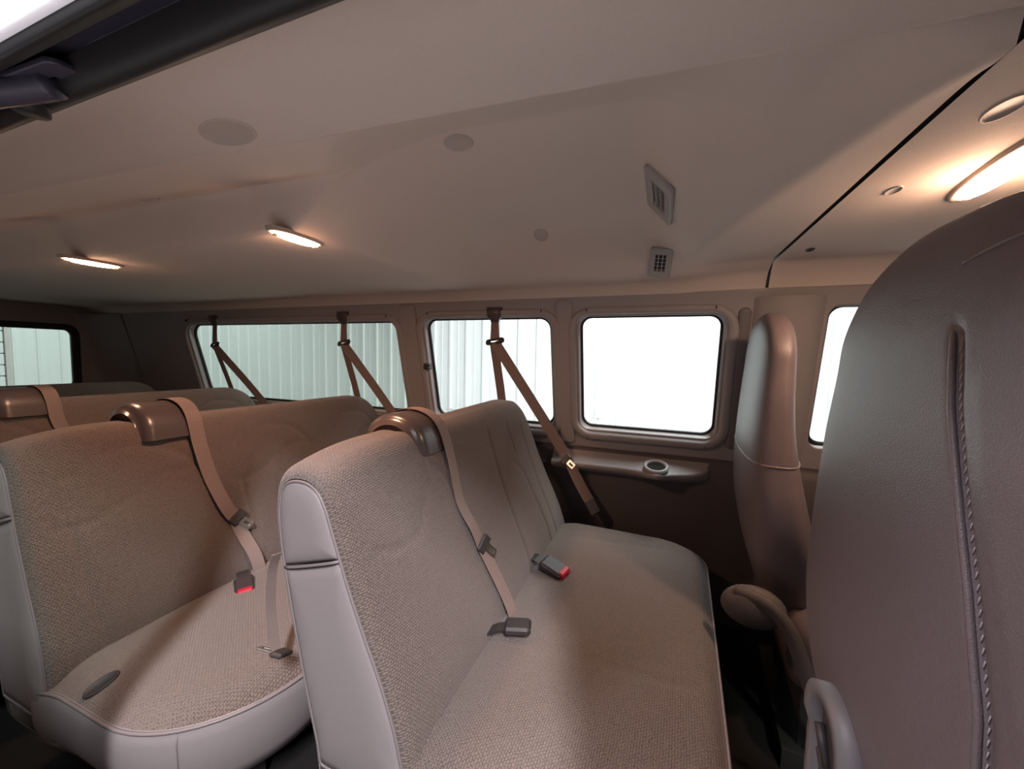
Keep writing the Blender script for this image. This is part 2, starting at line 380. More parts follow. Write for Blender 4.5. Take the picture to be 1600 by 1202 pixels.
# arm-rest ledge with a cup holder
def ledge():
    xs = np.r_[np.linspace(-0.46, -0.09, 14), np.linspace(-0.08, 0.07, 24), np.linspace(0.08, 0.20, 16)]
    V = []
    for X in xs:
        out = 0.060 + 0.050 * math.exp(-((X + 0.005) / 0.060) ** 2)
        if X > 0.06: out *= math.sqrt(max(0.0, 1 - ((X - 0.06) / 0.142) ** 2))
        zt = 0.533 + (0.0 if X < 0.06 else 0.02 * ((X - 0.06) / 0.14) ** 2)
        for (o, z) in ((0.0, 0.576), (0.006, 0.572), (max(out - 0.012, 0.0), zt), (out - 0.004 if out > 0.004 else 0, zt - 0.001), (out, zt - 0.008), (out * 0.97, zt - 0.018), (out * 0.85, zt - 0.028), (out * 0.4, zt - 0.042), (0.0, zt - 0.055)):
            V.append((X, 1.795 - max(o, 0), z))
    return mesh_obj('armrest_ledge', V, grid_faces(len(xs), 9), TRIM, wl)
ledge()
mb = MB(); n = 32; ring = []
cz = lambda y: 0.553 + (y - 1.730) * 0.42
for (r, z) in ((0.050, -0.004), (0.049, 0.006), (0.044, 0.009), (0.038, 0.006), (0.0355, -0.002)):
    for k in range(n): y = 1.730 + r * 0.80 * math.sin(2 * math.pi * k / n); ring.append((-0.005 + r * math.cos(2 * math.pi * k / n), y, cz(y) + z))
mb.add(ring, grid_faces(5, n, True)); mb.build('cup_holder_rim', TRIM, wl, True)
mb = MB(); v = []
for k in range(n): y = 1.730 + 0.0364 * 0.8 * math.sin(2 * math.pi * k / n); v.append((-0.005 + 0.0364 * math.cos(2 * math.pi * k / n), y, cz(y) + 0.001))
mb.add(v, [tuple(range(n))]); mb.build('cup_holder_shade', CARPET, wl)  # flat black disc, shade of the hollow put into its colour
# fascia lines under the headliner
MB().box(-4.0, 1.5, 1.668, 1.676, 1.196, 1.212).build('edge_trim', TRIM, wl)

# ------------------------------------------------------------------ rear wall with door window
wr_ = struct(plate('wall_rear', [(0.12, -0.1), (1.84, -0.1), (1.80, 0.66), (1.66, 1.24), (1.60, 1.47), (0.3, 1.47), (0.12, 0.66)],
    [rrect(0.99, 1.545, 0.70, 1.145, 0.06), rrect(0.33, 0.90, 0.70, 1.145, 0.06)], 0.06, 0.008, TRIM, frame_M((-4.03, 0, 0), (0, 1, 0), (0, 0, 1))))
for k, (a, b) in ((5, (0.99, 1.545)), (6, (0.33, 0.90))):
    wn = struct(plate('window_%d' % k, rrect(a - 0.02, b + 0.02, 0.68, 1.165, 0.07), [rrect(a + 0.012, b - 0.012, 0.712, 1.133, 0.05)], 0.02, 0.006, DARK, frame_M((-4.005, 0, 0), (0, 1, 0), (0, 0, 1))))
    plate('pane', rrect(a - 0.005, b + 0.005, 0.70, 1.145, 0.06), [], 0.004, 0.0, GLASSD, frame_M((-4.02, 0, 0), (0, 1, 0), (0, 0, 1)), wn)
# rounded rear-corner pillar
V = []; zz = np.linspace(0.3, 1.25, 12)
for z in zz:
    yw = 1.80 - 0.128 / 0.525 * (max(z, 0.6) - 0.66)
    for t in np.linspace(0, 1, 12):
        a = t * math.pi / 2; V.append((-3.62 - 0.38 * math.sin(a) ** 1.2, yw - 0.02 - 0.10 * (1 - math.cos(a)), z))
mesh_obj('corner_pillar', V, grid_faces(12, 12), TRIM, wr_)

# ------------------------------------------------------------------ near-side wall (behind the open door) and nose: out of view, but they shade the place
def near_wall(name, x0, x1, wins, k0):
    Mn = frame_M((0, 0.05, 0.66), (1, 0, 0), (0, 0.128, 0.525))
    o = struct(plate(name, [(x0, -0.9), (x1, -0.9), (x1, 0.70), (x0, 0.70)], [rrect(a, b, 0.03, 0.45, 0.05) for a, b in wins], 0.03, 0.006, TRIM, Mn))
    for i, (a, b) in enumerate(wins):
        plate('pane', rrect(a - .01, b + .01, 0.02, 0.46, 0.05), [], 0.004, 0.0, GLASSD, Mn, o)
near_wall('wall_right', -4.02, -0.72, [(-2.9, -1.50), (-1.40, -0.76)], 7)
near_wall('wall_right_front', 0.13, 1.5, [(0.55, 1.25)], 8)
struct(plate('wall_front', [(0.15, -0.15), (1.82, -0.15), (1.66, 1.45), (0.3, 1.45)], [rrect(0.36, 1.6, 0.72, 1.28, 0.08)], 0.03, 0.005, TRIM, frame_M((1.56, 0, 0), (0, 1, 0), (0, 0, 1))))

# ------------------------------------------------------------------ outside: sheet-steel walls of the workshop
def sheet_wall(name, loc, rz, n, pitch, height, label_mat):
    root = empty(name, loc, rz); root['kind'] = 'structure'
    prof = [(0, 0), (0.010, 0.0), (0.018, -0.024), (0.044, -0.024), (0.054, 0.0), (pitch * .5, 0.0), (pitch * .52, -0.003), (pitch * .60, -0.003), (pitch * .62, 0), (pitch - 0.001, 0.0), (pitch - 0.001, 0.012), (0, 0.012)]
    V = [(x, y, z) for z in (0, height) for x, y in prof]; P = len(prof)
    F = [(j, (j + 1) % P, P + (j + 1) % P, P + j) for j in range(P)] + [tuple(range(P - 1, -1, -1)), tuple(range(P, 2 * P))]
    o0 = mesh_obj('panel', V, F, label_mat, root, smooth=False)
    for i in range(1, n):
        o = o0.copy(); COL.objects.link(o); o.location = (i * pitch, 0, 0)
    return root
sheet_wall('wall_workshop', (-9.0, 4.75, -0.75), 0.0, 56, 0.25, 4.2, STEELW)
sheet_wall('wall_workshop_rear', (-9.0, 2.78, -0.75), math.pi / 2, 8, 0.25, 4.2, STEELW)
MB().box(-0.05, 0.0, -0.02, 2.0, 0, 4.2).build('backing', CONC, bpy.data.objects['wall_workshop_rear']).hide_render = False
gd = empty('door_1', (-9.02, 0.2, -0.75)); gd['kind'] = 'structure'
s0 = MB().box(0, 0.035, 0, 2.52, 0.004, 0.16, bev=0.012).build('slat', STEELW, gd)
for i in range(1, 24):
    o = s0.copy(); COL.objects.link(o); o.location = (0, 0, 0.165 * i)
MB().box(-0.03, -0.005, 0, 2.52, 0, 3.96).build('backing', BUCK, gd)

# ------------------------------------------------------------------ bench seats
def seam_depth(y, z, lines, width=0.007, depth=0.006):
    d = np.full(y.shape, 9.0)
    for ln in lines:
        ln = np.asarray(ln, float)
        for (a, b) in zip(ln[:-1], ln[1:]):
            e = b - a; L2 = e.dot(e) + 1e-12
            t = np.clip(((y - a[0]) * e[0] + (z - a[1]) * e[1]) / L2, 0, 1)
            d = np.minimum(d, np.hypot(y - a[0] - t * e[0], z - a[1] - t * e[1]))
    return depth * np.exp(-(d / width) ** 2)
PROFILE = [(0.02, 0.20), (0.015, 0.26), (0.0, 0.31), (-0.018, 0.38), (-0.052, 0.47), (-0.098, 0.57), (-0.140, 0.67), (-0.176, 0.77), (-0.196, 0.825), (-0.222, 0.868), (-0.260, 0.888),
           (-0.310, 0.888), (-0.348, 0.868), (-0.368, 0.825), (-0.372, 0.74), (-0.350, 0.60), (-0.315, 0.44), (-0.27, 0.27), (-0.24, 0.17), (-0.12, 0.16), (0.0, 0.165)]
def seatback(name, L, lines, parent, k, rise=0.0):
    P = catmull(PROFILE + [PROFILE[0]], 10)[:-1]; P = resample(P, 180, True)
    P[:, 0] += k * np.clip(P[:, 1] - 0.30, 0, 1)
    T = np.roll(P, -1, 0) - np.roll(P, 1, 0); T /= np.linalg.norm(T, axis=1)[:, None]
    N = np.stack([T[:, 1], -T[:, 0]], 1)            # outward (front is +x)
    if N[20, 0] < 0: N = -N
    arc = np.r_[0, np.cumsum(np.linalg.norm(np.diff(P, axis=0), axis=1))]
    r = 0.022
    ys = np.unique(np.round(np.r_[r * (1 - np.cos(np.linspace(0, math.pi / 2, 10))), np.linspace(r, L - r, 190), L - r * (1 - np.cos(np.linspace(0, math.pi / 2, 10)))], 6))
    V = []; U = []
    front = np.clip((N[:, 0] - 0.2) / 0.3, 0, 1)
    for y in ys:
        e = min(y, L - y); ins = r - math.sqrt(max(0, r * r - (r - min(e, r)) ** 2))
        en = y; ef = L - y
        drop = 0.0
        drop -= rise * y / L
        if en < 0.20: drop += 0.030 * (1 - en / 0.20) ** 2.2
        if ef < 0.17: drop += 0.14 * (1 - math.sqrt(max(0, 1 - (1 - ef / 0.17) ** 2)))
        Q = P.copy(); g = np.clip((Q[:, 1] - 0.45) / 0.43, 0, 1)
        bul = 0.012 * front * (1 - (2 * y / L - 1) ** 6) * np.clip((P[:, 1] - 0.3) / 0.1, 0, 1)
        off = -ins + bul - front * seam_depth(np.full(len(P), y), P[:, 1], lines)
        Q = Q + N * off[:, None]; Q[:, 1] -= drop * g ** 1.5
        for q, a in zip(Q, arc): V.append((q[0], y, q[1])); U.append((y, a))
    n = len(P); F = grid_faces(len(ys), n, True)
    F.append(tuple(range(n))); F.append(tuple((len(ys) - 1) * n + j for j in range(n - 1, -1, -1)))
    o = mesh_obj(name, V, F, FABRIC, parent, uvs=U)
    end0 = np.array(V[:n])[:, [0, 2]]
    return o, end0, P
def clip_poly(poly, zc, above):
    out = []; n = len(poly)
    for i in range(n):
        a = poly[i]; b = poly[(i + 1) % n]; ia = (a[1] >= zc) == above; ib = (b[1] >= zc) == above
        if ia: out.append(a)
        if ia != ib: t = (zc - a[1]) / (b[1] - a[1]); out.append(a + (b - a) * t)
    return np.array(out)
def pillow(name, poly, y0, bulge, material, parent, rings=9):
    poly = resample(poly, 90, True); c = poly.mean(0); V = []; 
    for i in range(rings):
        s = 1 - (i / (rings - 1)) * 0.96
        h = bulge * (1 - s ** 5)
        for p in poly: q = c + (p - c) * s; V.append((q[0], y0 - h, q[1]))
    F = grid_faces(rings, 90, True); F.append(tuple((rings - 1) * 90 + j for j in range(90)))
    # rim going back into the seat
    n0 = len(V); V += [(p[0], y0 + 0.012, p[1]) for p in poly]; F += [(n0 + j, n0 + (j + 1) % 90, (j + 1) % 90, j) for j in range(90)]
    return mesh_obj(name, V, F, material, parent)
def cushion(L, D, parent, radii, ztop=0.355, rise=0.0):
    out = np.array(rrect(-0.12, D, 0.0, L, radii, 14)); out = resample(out, 200, True)
    c = np.array([(D - 0.12) / 2, L / 2]); V = []; U = []; R = 44
    def top(x, y, s):
        z = ztop - 0.012 * (2 * abs(y / L - 0.5)) ** 3 - 0.045 * np.clip((0.06 - x) / 0.16, 0, 1) ** 1.5 + rise * (y / L) ** 1.5
        return z
    svals = np.r_[np.linspace(0.02, 0.80, 26), np.linspace(0.82, 1.0, 18)]
    for s in svals:
        for p in out:
            q = c + (p - c) * s; dist = (1 - s)
            edge = 0.034 * max(0, (s - 0.86) / 0.14) ** 2.2
            z = top(q[0], q[1], s) - edge
            z -= float(seam_depth(np.array(q[0]), np.array(q[1]), [[(0.0, L * .30), (D - 0.05, L * .33)], [(0.05, L * .84), (D - 0.14, L * .875)]], 0.008, 0.004))
            V.append((q[0], q[1], z)); U.append((q[1], q[0]))
    n = 200; F = grid_faces(len(svals), n, True); F.append(tuple(range(n - 1, -1, -1)))
    o = mesh_obj('seat_cushion', V, F, FABRIC, parent, uvs=U)
    rim = np.array(V[-n:])
    # vinyl skirt
    V2 = []; prof = [(0.0, 0.0), (0.006, -0.006), (0.010, -0.03), (0.008, -0.08), (-0.002, -0.13), (-0.016, -0.165), (-0.05, -0.18)]
    T = np.roll(rim, -1, 0) - np.roll(rim, 1, 0); Nn = np.stack([T[:, 1], -T[:, 0]], 1); Nn /= np.linalg.norm(Nn, axis=1)[:, None]
    if (Nn * (rim[:, :2] - c)).sum() < 0: Nn = -Nn
    for (o_, dz) in prof:
        for p, nn in zip(rim, Nn): V2.append((p[0] + nn[0] * o_, p[1] + nn[1] * o_, p[2] + dz))
    F2 = grid_faces(len(prof), n, True); F2.append(tuple((len(prof) - 1) * n + j for j in range(n)))
    sk = mesh_obj('cushion_skirt', V2, F2, VINYL, parent); sk['label'] = 'grey vinyl skirt'
    pp = [(p[0] + nn[0] * 0.006, p[1] + nn[1] * 0.006, p[2] - 0.002) for p, nn in zip(rim, Nn)]
    MB().tube(pp, 0.0038, 6, True).build('piping', PIPE, o, True)
    # upright seam in the skirt
    for i in (30, 60):
        p = rim[i]; nn = Nn[i]
        MB().tube([(p[0] + nn[0] * (o_ + .0005), p[1] + nn[1] * (o_ + .0005), p[2] + dz) for (o_, dz) in prof[1:5]], 0.0016, 5).build('seam', PIPE, sk, True)
    return o, top
def bench(name, loc, L, D, lines, radii, label, group, k=0.0, rz=0.0, cover_y=0.32, slot=False, rise=0.0, ztop=0.355):
    root = empty(name, loc, rz); tag(root, label, 'bench seat', group)
    bk, end0, P = seatback('backrest', L, lines, root, k, rise * 0.6)
    c = end0.mean(0)
    rim = c + (end0 - c) * 0.985; rim = clip_poly(rim, 0.225, True)
    sk_ = lambda A, sg: np.stack([A[:, 0], A[:, 1] - sg * 0.30 * (A[:, 0] + 0.25)], 1)      # the cross seam climbs towards the front
    up = sk_(clip_poly(sk_(rim, 1), 0.668, True), -1); los = clip_poly(sk_(rim, 1), 0.662, False); lo = sk_(los, -1)
    a = pillow('side_panel', up, -0.001, 0.010, VINYL, root); a['label'] = 'upper grey vinyl end panel'
    b = pillow('side_panel', lo, -0.001, 0.010, VINYL, root); b['label'] = 'lower grey vinyl end panel'
    sm = los[np.abs(los[:, 1] - 0.662) < 1e-4]
    x0, x1 = sm[:, 0].min(), sm[:, 0].max()
    MB().tube([(x0 + 0.002 + (x1 - x0 - .004) * t, -0.009 + 0.006 * abs(2 * t - 1) ** 4, 0.665 + 0.30 * (x0 + (x1 - x0) * t + 0.25)) for t in np.linspace(0, 1, 9)], 0.0035, 6).build('piping', PIPE, root, True)
    rp = resample(rim * 1.0, 140, True)
    MB().tube([(p[0], -0.001, p[1]) for p in rp], 0.0035, 6, True).build('piping', PIPE, root, True)
    cu, top = cushion(L, D, root, radii, ztop, rise)
    for (x, y) in ((0.0, 0.16), (0.0, L - 0.16), (D - 0.16, 0.22), (D - 0.16, L - 0.16)):
        MB().box(x - 0.02, x + 0.02, y - 0.02, y + 0.02, 0.0, 0.20).box(x - 0.035, x + 0.035, y - 0.03, y + 0.03, 0.0, 0.008).build('leg', LEG, root)
    MB().box(-0.2, D - 0.08, 0.05, L - 0.05, 0.165, 0.185).build('seat_frame', LEG, root)
    # belt guide cover astride the top edge
    xk = k * 0.585
    V = []; nu = 22; W = 0.155
    sec = catmull([(-0.178, 0.835), (-0.190, 0.885), (-0.222, 0.925), (-0.275, 0.940), (-0.330, 0.930), (-0.372, 0.895), (-0.388, 0.83)], 6)
    cc = np.array([-0.285, 0.845])
    for i in range(nu):
        t = i / (nu - 1); e = min(t, 1 - t) * W; s = 1 - 0.30 * (1 - math.sqrt(max(0, 1 - (1 - min(e, 0.03) / 0.03) ** 2)))
        for p in sec: q = cc + (p - cc) * s; V.append((q[0] + xk, cover_y - W / 2 + W * t, q[1]))
    ns = len(sec); F = grid_faces(nu, ns); F.append(tuple(range(ns))); F.append(tuple((nu - 1) * ns + j for j in range(ns - 1, -1, -1)))
    g = mesh_obj('belt_guide_cover', V, F, COVERM, root); g['label'] = 'glossy dark belt guide cover on the top edge'
    if slot:
        n = 30; ov = []
        for (sc_, dz) in ((1.0, 0.0), (1.0, 0.003), (0.9, 0.004), (0.82, 0.002)):
            for j in range(n):
                an = 2 * math.pi * j / n; u_ = 0.030 * sc_ * math.cos(an); v_ = 0.018 * sc_ * math.sin(an)
                x = 0.128 + 0.5 * u_ + 0.86 * v_; y = 0.032 + 0.86 * u_ - 0.5 * v_
                ov.append((x, y, 0.3555 + 0.42 * (y - 0.045) - 4.0 * max(0, y - 0.045) ** 2 - 5.0 * max(0, 0.035 - y) ** 2 + dz))
        MB().add(ov, grid_faces(4, n, True) + [tuple(3 * n + j for j in range(n))]).build('belt_slot', BUCK, root, True)
    return root, P

def seams_for(L, n):
    """stitched lines of n sitting places: hump above, lumbar line, upright bolster lines"""
    out = []
    w = L / n
    for i in range(n):
        a = w * i + 0.05; b = w * (i + 1) - 0.04; m_ = (a + b) / 2
        out.append(catmull([(a + .03, 0.775), (a + .09, 0.815), (m_, 0.825), (b - .07, 0.80), (b, 0.73)], 5))
        out.append(catmull([(a, 0.665), (a + .06, 0.655), (m_ - .02, 0.69), (m_ + .07, 0.735), (b, 0.73)], 5))
        out.append(catmull([(a + 0.03, 0.655), (a + 0.035, 0.5), (a + 0.055, 0.32)], 5))
    return out
L1 = 1.12
s1 = [catmull([(0.30, 0.80), (0.345, 0.77), (0.375, 0.70), (0.38, 0.66)], 5), catmull([(0.06, 0.69), (0.12, 0.665), (0.20, 0.67), (0.245, 0.73), (0.275, 0.77)], 5),
      catmull([(0.66, 0.82), (0.66, 0.60), (0.655, 0.32)], 4), catmull([(0.70, 0.67), (0.78, 0.69), (0.85, 0.64), (0.88, 0.5), (0.89, 0.33)], 5), catmull([(0.95, 0.80), (0.96, 0.6), (0.965, 0.33)], 4), catmull([(0.82, 0.82), (0.83, 0.72)], 4)]
s2 = seams_for(1.26, 3)
b1, P1 = bench('bench_seat', (-0.405, 0.58, FLOOR), L1, 0.545, s1, (0.05, 0.20, 0.16, 0.05), 'beige woven bench seat nearest the camera, with grey vinyl end panel', 'bench seats in a row', 0.0, math.radians(-2.2), 0.345, rise=0.05)
b2, P2 = bench('bench_seat', (-1.27, 0.42, FLOOR), 1.28, 0.50, s2, (0.05, 0.27, 0.16, 0.05), 'beige woven bench seat second from the front, dark oval slot in its cushion', 'bench seats in a row', 0.13, 0.0, 0.315, slot=True, ztop=0.372)
b3, P3 = bench('bench_seat', (-2.17, 0.40, FLOOR), 1.28, 0.50, s2, (0.05, 0.27, 0.16, 0.05), 'brownish bench seat third from the front, mostly hidden behind the second', 'bench seats in a row', 0.13, 0.0, 0.34)
b4, P4 = bench('bench_seat', (-3.07, 0.24, FLOOR), 1.42, 0.50, s2, (0.05, 0.2, 0.16, 0.05), 'dark rearmost bench seat in front of the rear door window', 'bench seats in a row', 0.13, 0.0, 0.6)

# ------------------------------------------------------------------ seat belts worn over the bench tops
def wpt(b, x, y, z): return b.matrix_world @ Vector((x, y, z)) if False else Matrix.Translation(b.location) @ Matrix.Rotation(b.rotation_euler.z, 4, 'Z') @ Vector((x, y, z))
def tongue(parent, p, d, wd, s=1.0):
    """steel latch plate with a slot, plastic grip; p centre, d pointing direction, wd width direction"""
    M = frame_M(p, d, wd)
    plate('tongue', rrect(0.0, 0.052 * s, -0.013 * s, 0.013 * s, 0.004), [rrect(0.022 * s, 0.044 * s, -0.0065 * s, 0.0065 * s, 0.003)], 0.003, 0.0008, CHROME, M, parent)
    mb = MB(); mb.box(-0.022 * s, 0.010 * s, -0.029 * s, 0.029 * s, -0.005, 0.005, M, 0.0035); mb.build('grip', BUCK, parent, False)
def bench_belt(b, k, y0, y1, tz, label, wid=0.042):
    root = empty('seat_belt', tuple(wpt(b, 0, y0, 0))); tag(root, label, 'seat belt')
    T = Matrix.Translation(root.location).inverted()
    f = lambda x, y, z: tuple(T @ wpt(b, x + k * max(0, z - .30), y, z))
    pts = [f(-0.392, y0, 0.86), f(-0.376, y0, 0.903), f(-0.332, y0, 0.936), f(-0.275, y0, 0.946), f(-0.220, y0 + .003, 0.931), f(-0.184, y0 + .006, 0.890), f(-0.160, y0 + .015, 0.80), f(-0.128, y0 + (y1 - y0) * .45, 0.69), f(-0.085, y0 + (y1 - y0) * .75, tz + .04), f(-0.070, y1, tz)]
    pts2 = [f(-0.070, y1, tz), f(-0.042, y1 + .012, tz - .06), f(0.0, y1 + .03, 0.42), f(0.022, y1 + .035, 0.36), f(0.01, y1 + .03, 0.325)]
    c1 = [tuple(p) for p in catmull(pts, 6)]
    MB().ribbon(c1, wid, (0, 1, 0)).build('shoulder_webbing', BELT, root)
    c2 = [tuple(p) for p in catmull(pts2, 6)]
    MB().ribbon(c2, wid * 0.9, [(0.25, 1, 0)] * len(c2)).build('lap_webbing', BELT, root)
    p = Vector(f(-0.058, y1 + 0.01, tz - 0.01))
    tongue(root, p, (0.45, 0.55, -0.75), (0.25, 0.9, 0.3), 0.9)
    return root
bench_belt(b1, 0.0, 0.372, 0.395, 0.575, 'taupe seat belt hanging down the middle of the nearest bench backrest')
bench_belt(b2, 0.13, 0.365, 0.44, 0.555, 'taupe seat belt hanging over the second bench backrest')
bench_belt(b3, 0.13, 0.40, 0.52, 0.55, 'dim taupe seat belt over the third bench backrest')

# buckles on the cushions
def buckle(loc, d, wd, label, red=True, s=1.0, stalk=None):
    root = empty('belt_buckle', loc); tag(root, label, 'belt buckle')
    M = frame_M((0, 0, 0), d, wd)
    mb = MB(); mb.box(-0.035 * s, 0.032 * s, -0.026 * s, 0.026 * s, -0.011 * s, 0.011 * s, M, 0.006 * s); mb.build('housing', BUCK, root)
    if red:
        mb = MB(); mb.box(0.018 * s, 0.036 * s, -0.021 * s, 0.021 * s, -0.008 * s, 0.0125 * s, M, 0.004 * s); mb.build('release_button', RED, root)
    else:
        mb = MB(); mb.box(0.028 * s, 0.034 * s, -0.020 * s, 0.020 * s, -0.007 * s, 0.007 * s, M, 0.002); mb.build('latch_slot', DARK, root)
    mb = MB(); mb.ribbon([tuple(M @ Vector((-0.03 * s, 0, 0))), tuple(M @ Vector((-0.055 * s, 0, -0.004))), tuple(M @ Vector((-0.09 * s, 0, -0.02 * s)))], 0.034 * s, tuple(M.to_3x3() @ Vector((0, 1, 0)))); mb.build('stalk', BUCK, root)
    return root
buckle((-0.310, 1.250, 0.292), (0.85, -0.20, -0.25), (0.22, 1, 0.1), 'black belt buckle with red button on the nearest bench cushion', s=1.3)
buckle((-0.325, 0.935, 0.290), (0.95, 0.25, 0.05), (-0.25, 1, 0.0), 'grey belt buckle without red button beside the nearest belt', red=False)
buckle((-1.185, 0.805, 0.272), (0.75, -0.45, -0.25), (0.45, 1, 0.1), 'black belt buckle with red button on the second bench cushion')
buckle((-0.355, 0.668, 0.225), (0.6, -0.5, 0.3), (0.5, 0.8, 0.0), 'dark belt buckle tucked in the near end of the nearest bench seat gap', red=False, s=0.8)
buckle((-1.235, 0.555, 0.232), (0.6, -0.5, 0.3), (0.5, 0.8, 0.0), 'small dark buckle tip wedged in the second bench seat gap', red=False, s=0.6)

# thin strap hanging behind the nearest bench end, with a steel tip
r_ = empty('hanging_strap', (-0.772, 0.588, 0.34)); tag(r_, 'thin strap with steel tip hanging behind the end of the nearest bench', 'strap')
cp = [(0.012, 0.0, 0.225), (-0.004, 0.0, 0.18), (-0.010, 0.0, 0.10), (-0.004, 0.0, 0.04), (0.004, 0.0, 0.005)]
MB().ribbon([tuple(p) for p in catmull(cp, 5)], 0.020, (0.25, 1, 0), 0.002).build('webbing', BELT, r_)
tongue(r_, Vector((0.012, 0.0, 0.0)), (-0.9, -0.25, 0.15), (0.25, -0.8, 0.45), 0.9)

# ------------------------------------------------------------------ shoulder belts on the driver-side wall
def wall_belt(X, zr, end, low_end, label):
    root = empty('shoulder_belt', (X, 1.66, zr)); tag(root, label, 'seat belt')
    f = lambda x, y, z: (x - X, y - 1.66, z - zr)
    yt = 1.655
    # anchor cover under the headliner
    V = []; secs = [(1.222, 0.040, 0.022), (1.196, 0.042, 0.022), (1.180, 0.036, 0.018), (1.170, 0.022, 0.012), (1.158, 0.020, 0.010)]
    for (z, hx, hy) in secs:
        for j in range(16): a = 2 * math.pi * j / 16; V.append((hx * math.copysign(abs(math.cos(a)) ** .6, math.cos(a)), (yt - 1.66) + hy * math.copysign(abs(math.sin(a)) ** .6, math.sin(a)), z - zr))
    mesh_obj('anchor_cover', V, grid_faces(5, 16, True) + [tuple(range(15, -1, -1)), tuple(64 + j for j in range(16))], COVERM, root)
    MB().ribbon([f(X, yt, 1.165), f(X + .002, yt - .004, (1.165 + zr) / 2), f(X + .004, yt - .006, zr + .005)], [0.036, 0.040, 0.046], (1, 0, 0.06), 0.003).build('hanger_webbing', BELT, root)
    # loop ring
    MR = frame_M((0.004, yt - 1.666, 0), (1, -0.12, 0.14), (0, 0.2, 1))
    pts = [MR @ Vector((p[0], p[1], 0)) for p in rrect(-0.036, 0.036, -0.009, 0.009, 0.0089, 6)]
    MB().tube(pts, 0.0055, 8, True).build('loop_ring', BUCK, root, True)
    for sx in (-1, 1):
        q = [MR @ Vector((sx * 0.036 + 0.009 * math.cos(2 * math.pi * j / 14), 0.010 * math.sin(2 * math.pi * j / 14), 0)) for j in range(14)]
        MB().tube(q, 0.0045, 7, True).build('ring_eye', BUCK, root, True)
    ex, ey, ez = end; lx_, ly, lz = low_end
    d = [tuple(p) for p in resample(np.array([f(X + .006, yt - .012, zr - .004), f(X + (ex - X) * .5, yt + (ey - yt) * .5, zr + (ez - zr) * .5), f(ex, ey, ez)]), 12)]
    MB().ribbon(d, 0.047, (0.9, 0.15, 0.45), 0.002).build('diagonal_webbing', BELT, root)
    MB().ribbon([f(X - .002, yt - .004, zr - .004), f((X + lx_) / 2, (yt + ly) / 2, (zr + lz) / 2), f(lx_, ly, lz)], 0.042, (1, 0, 0.05), 0.002).build('upright_webbing', BELT, root)
    return root, f
wb, f = wall_belt(-0.72, 1.07, (-0.40, 1.735, 0.57), (-0.70, 1.77, 0.62), 'taupe shoulder belt looped through its ring in front of the middle side window')
c = [f(-0.40, 1.735, 0.57), f(-0.36, 1.738, 0.50), f(-0.315, 1.735, 0.42), f(-0.265, 1.725, 0.35)]
MB().ribbon([tuple(p) for p in catmull(c, 5)], [0.045 - 0.0] * 16, (0.8, 0.3, 0.5), 0.003).build('lap_webbing', BELT, wb)
tongue(wb, Vector(f(-0.385, 1.722, 0.54)), (0.75, -0.3, -0.5), (0.5, 0.3, 0.7), 0.9)
mb = MB(); mb.box(-0.03, 0.035, -0.024, 0.024, -0.008, 0.008, frame_M(f(-0.262, 1.72, 0.345), (0.55, -0.1, -0.8), (0.7, 0.5, 0.45)), 0.005); mb.build('end_sleeve', COVERM, wb)
wall_belt(-1.60, 1.058, (-1.27, 1.735, 0.60), (-1.575, 1.77, 0.62), 'taupe shoulder belt at the front end of the long rear side window')
wall_belt(-2.64, 1.04, (-2.20, 1.735, 0.58), (-2.60, 1.77, 0.60), 'taupe shoulder belt at the rear end of the long rear side window')

# hinge latch of the middle window
wlx = empty('window_latch', (-1.112, 1.70, 0.945)); tag(wlx, 'small dark window latch on the pillar beside the middle window', 'window latch')
MB().box(-0.020, 0.012, -0.004, 0.034, -0.016, 0.016, bev=0.005).build('bracket', BUCK, wlx)
MB().tube([(0.0, -0.004, 0.0), (0.016, -0.02, 0.004), (0.03, -0.018, 0.01)], 0.007, 8).build('lever', BUCK, wlx, True)

# ------------------------------------------------------------------ front bucket seats
SEC = [(0.40, 0.070, 0.12, 0.150), (0.46, 0.050, 0.14, 0.185), (0.53, 0.028, 0.16, 0.220), (0.60, 0.012, 0.168, 0.250), (0.67, 0.000, 0.164, 0.270), (0.74, -0.005, 0.152, 0.276), (0.80, -0.006, 0.140, 0.270), (0.90, -0.002, 0.118, 0.260),
       (1.00, 0.004, 0.105, 0.250), (1.08, 0.010, 0.098, 0.238), (1.13, 0.013, 0.094, 0.232), (1.17, 0.017, 0.088, 0.208), (1.20, 0.021, 0.080, 0.176), (1.225, 0.028, 0.066, 0.130), (1.24, 0.036, 0.046, 0.085), (1.246, 0.044, 0.03, 0.05)]
SEC = np.array(SEC)
def sec_at(z): return [float(np.interp(z, SEC[:, 0], SEC[:, k])) for k in (1, 2, 3)]
SECD = catmull(SEC, 5)
def bucket_point(z, th, off=0.0):
    """th = 0 points to the rear (-x), +pi/2 to +y"""
    xr = np.interp(z, SECD[:, 0], SECD[:, 1]); t = np.interp(z, SECD[:, 0], SECD[:, 2]); h = np.interp(z, SECD[:, 0], SECD[:, 3])
    e = 0.62; cx = math.copysign(abs(math.cos(th)) ** e, math.cos(th)); sy = math.copysign(abs(math.sin(th)) ** e, math.sin(th))
    return Vector((xr + t / 2 - (t / 2 + off) * cx, (h + off) * sy, z))
def th_of(z, y):
    h = np.interp(z, SECD[:, 0], SECD[:, 3]); q = max(-1, min(1, y / h)); return math.copysign(math.asin(abs(q) ** (1 / 0.62)), q)
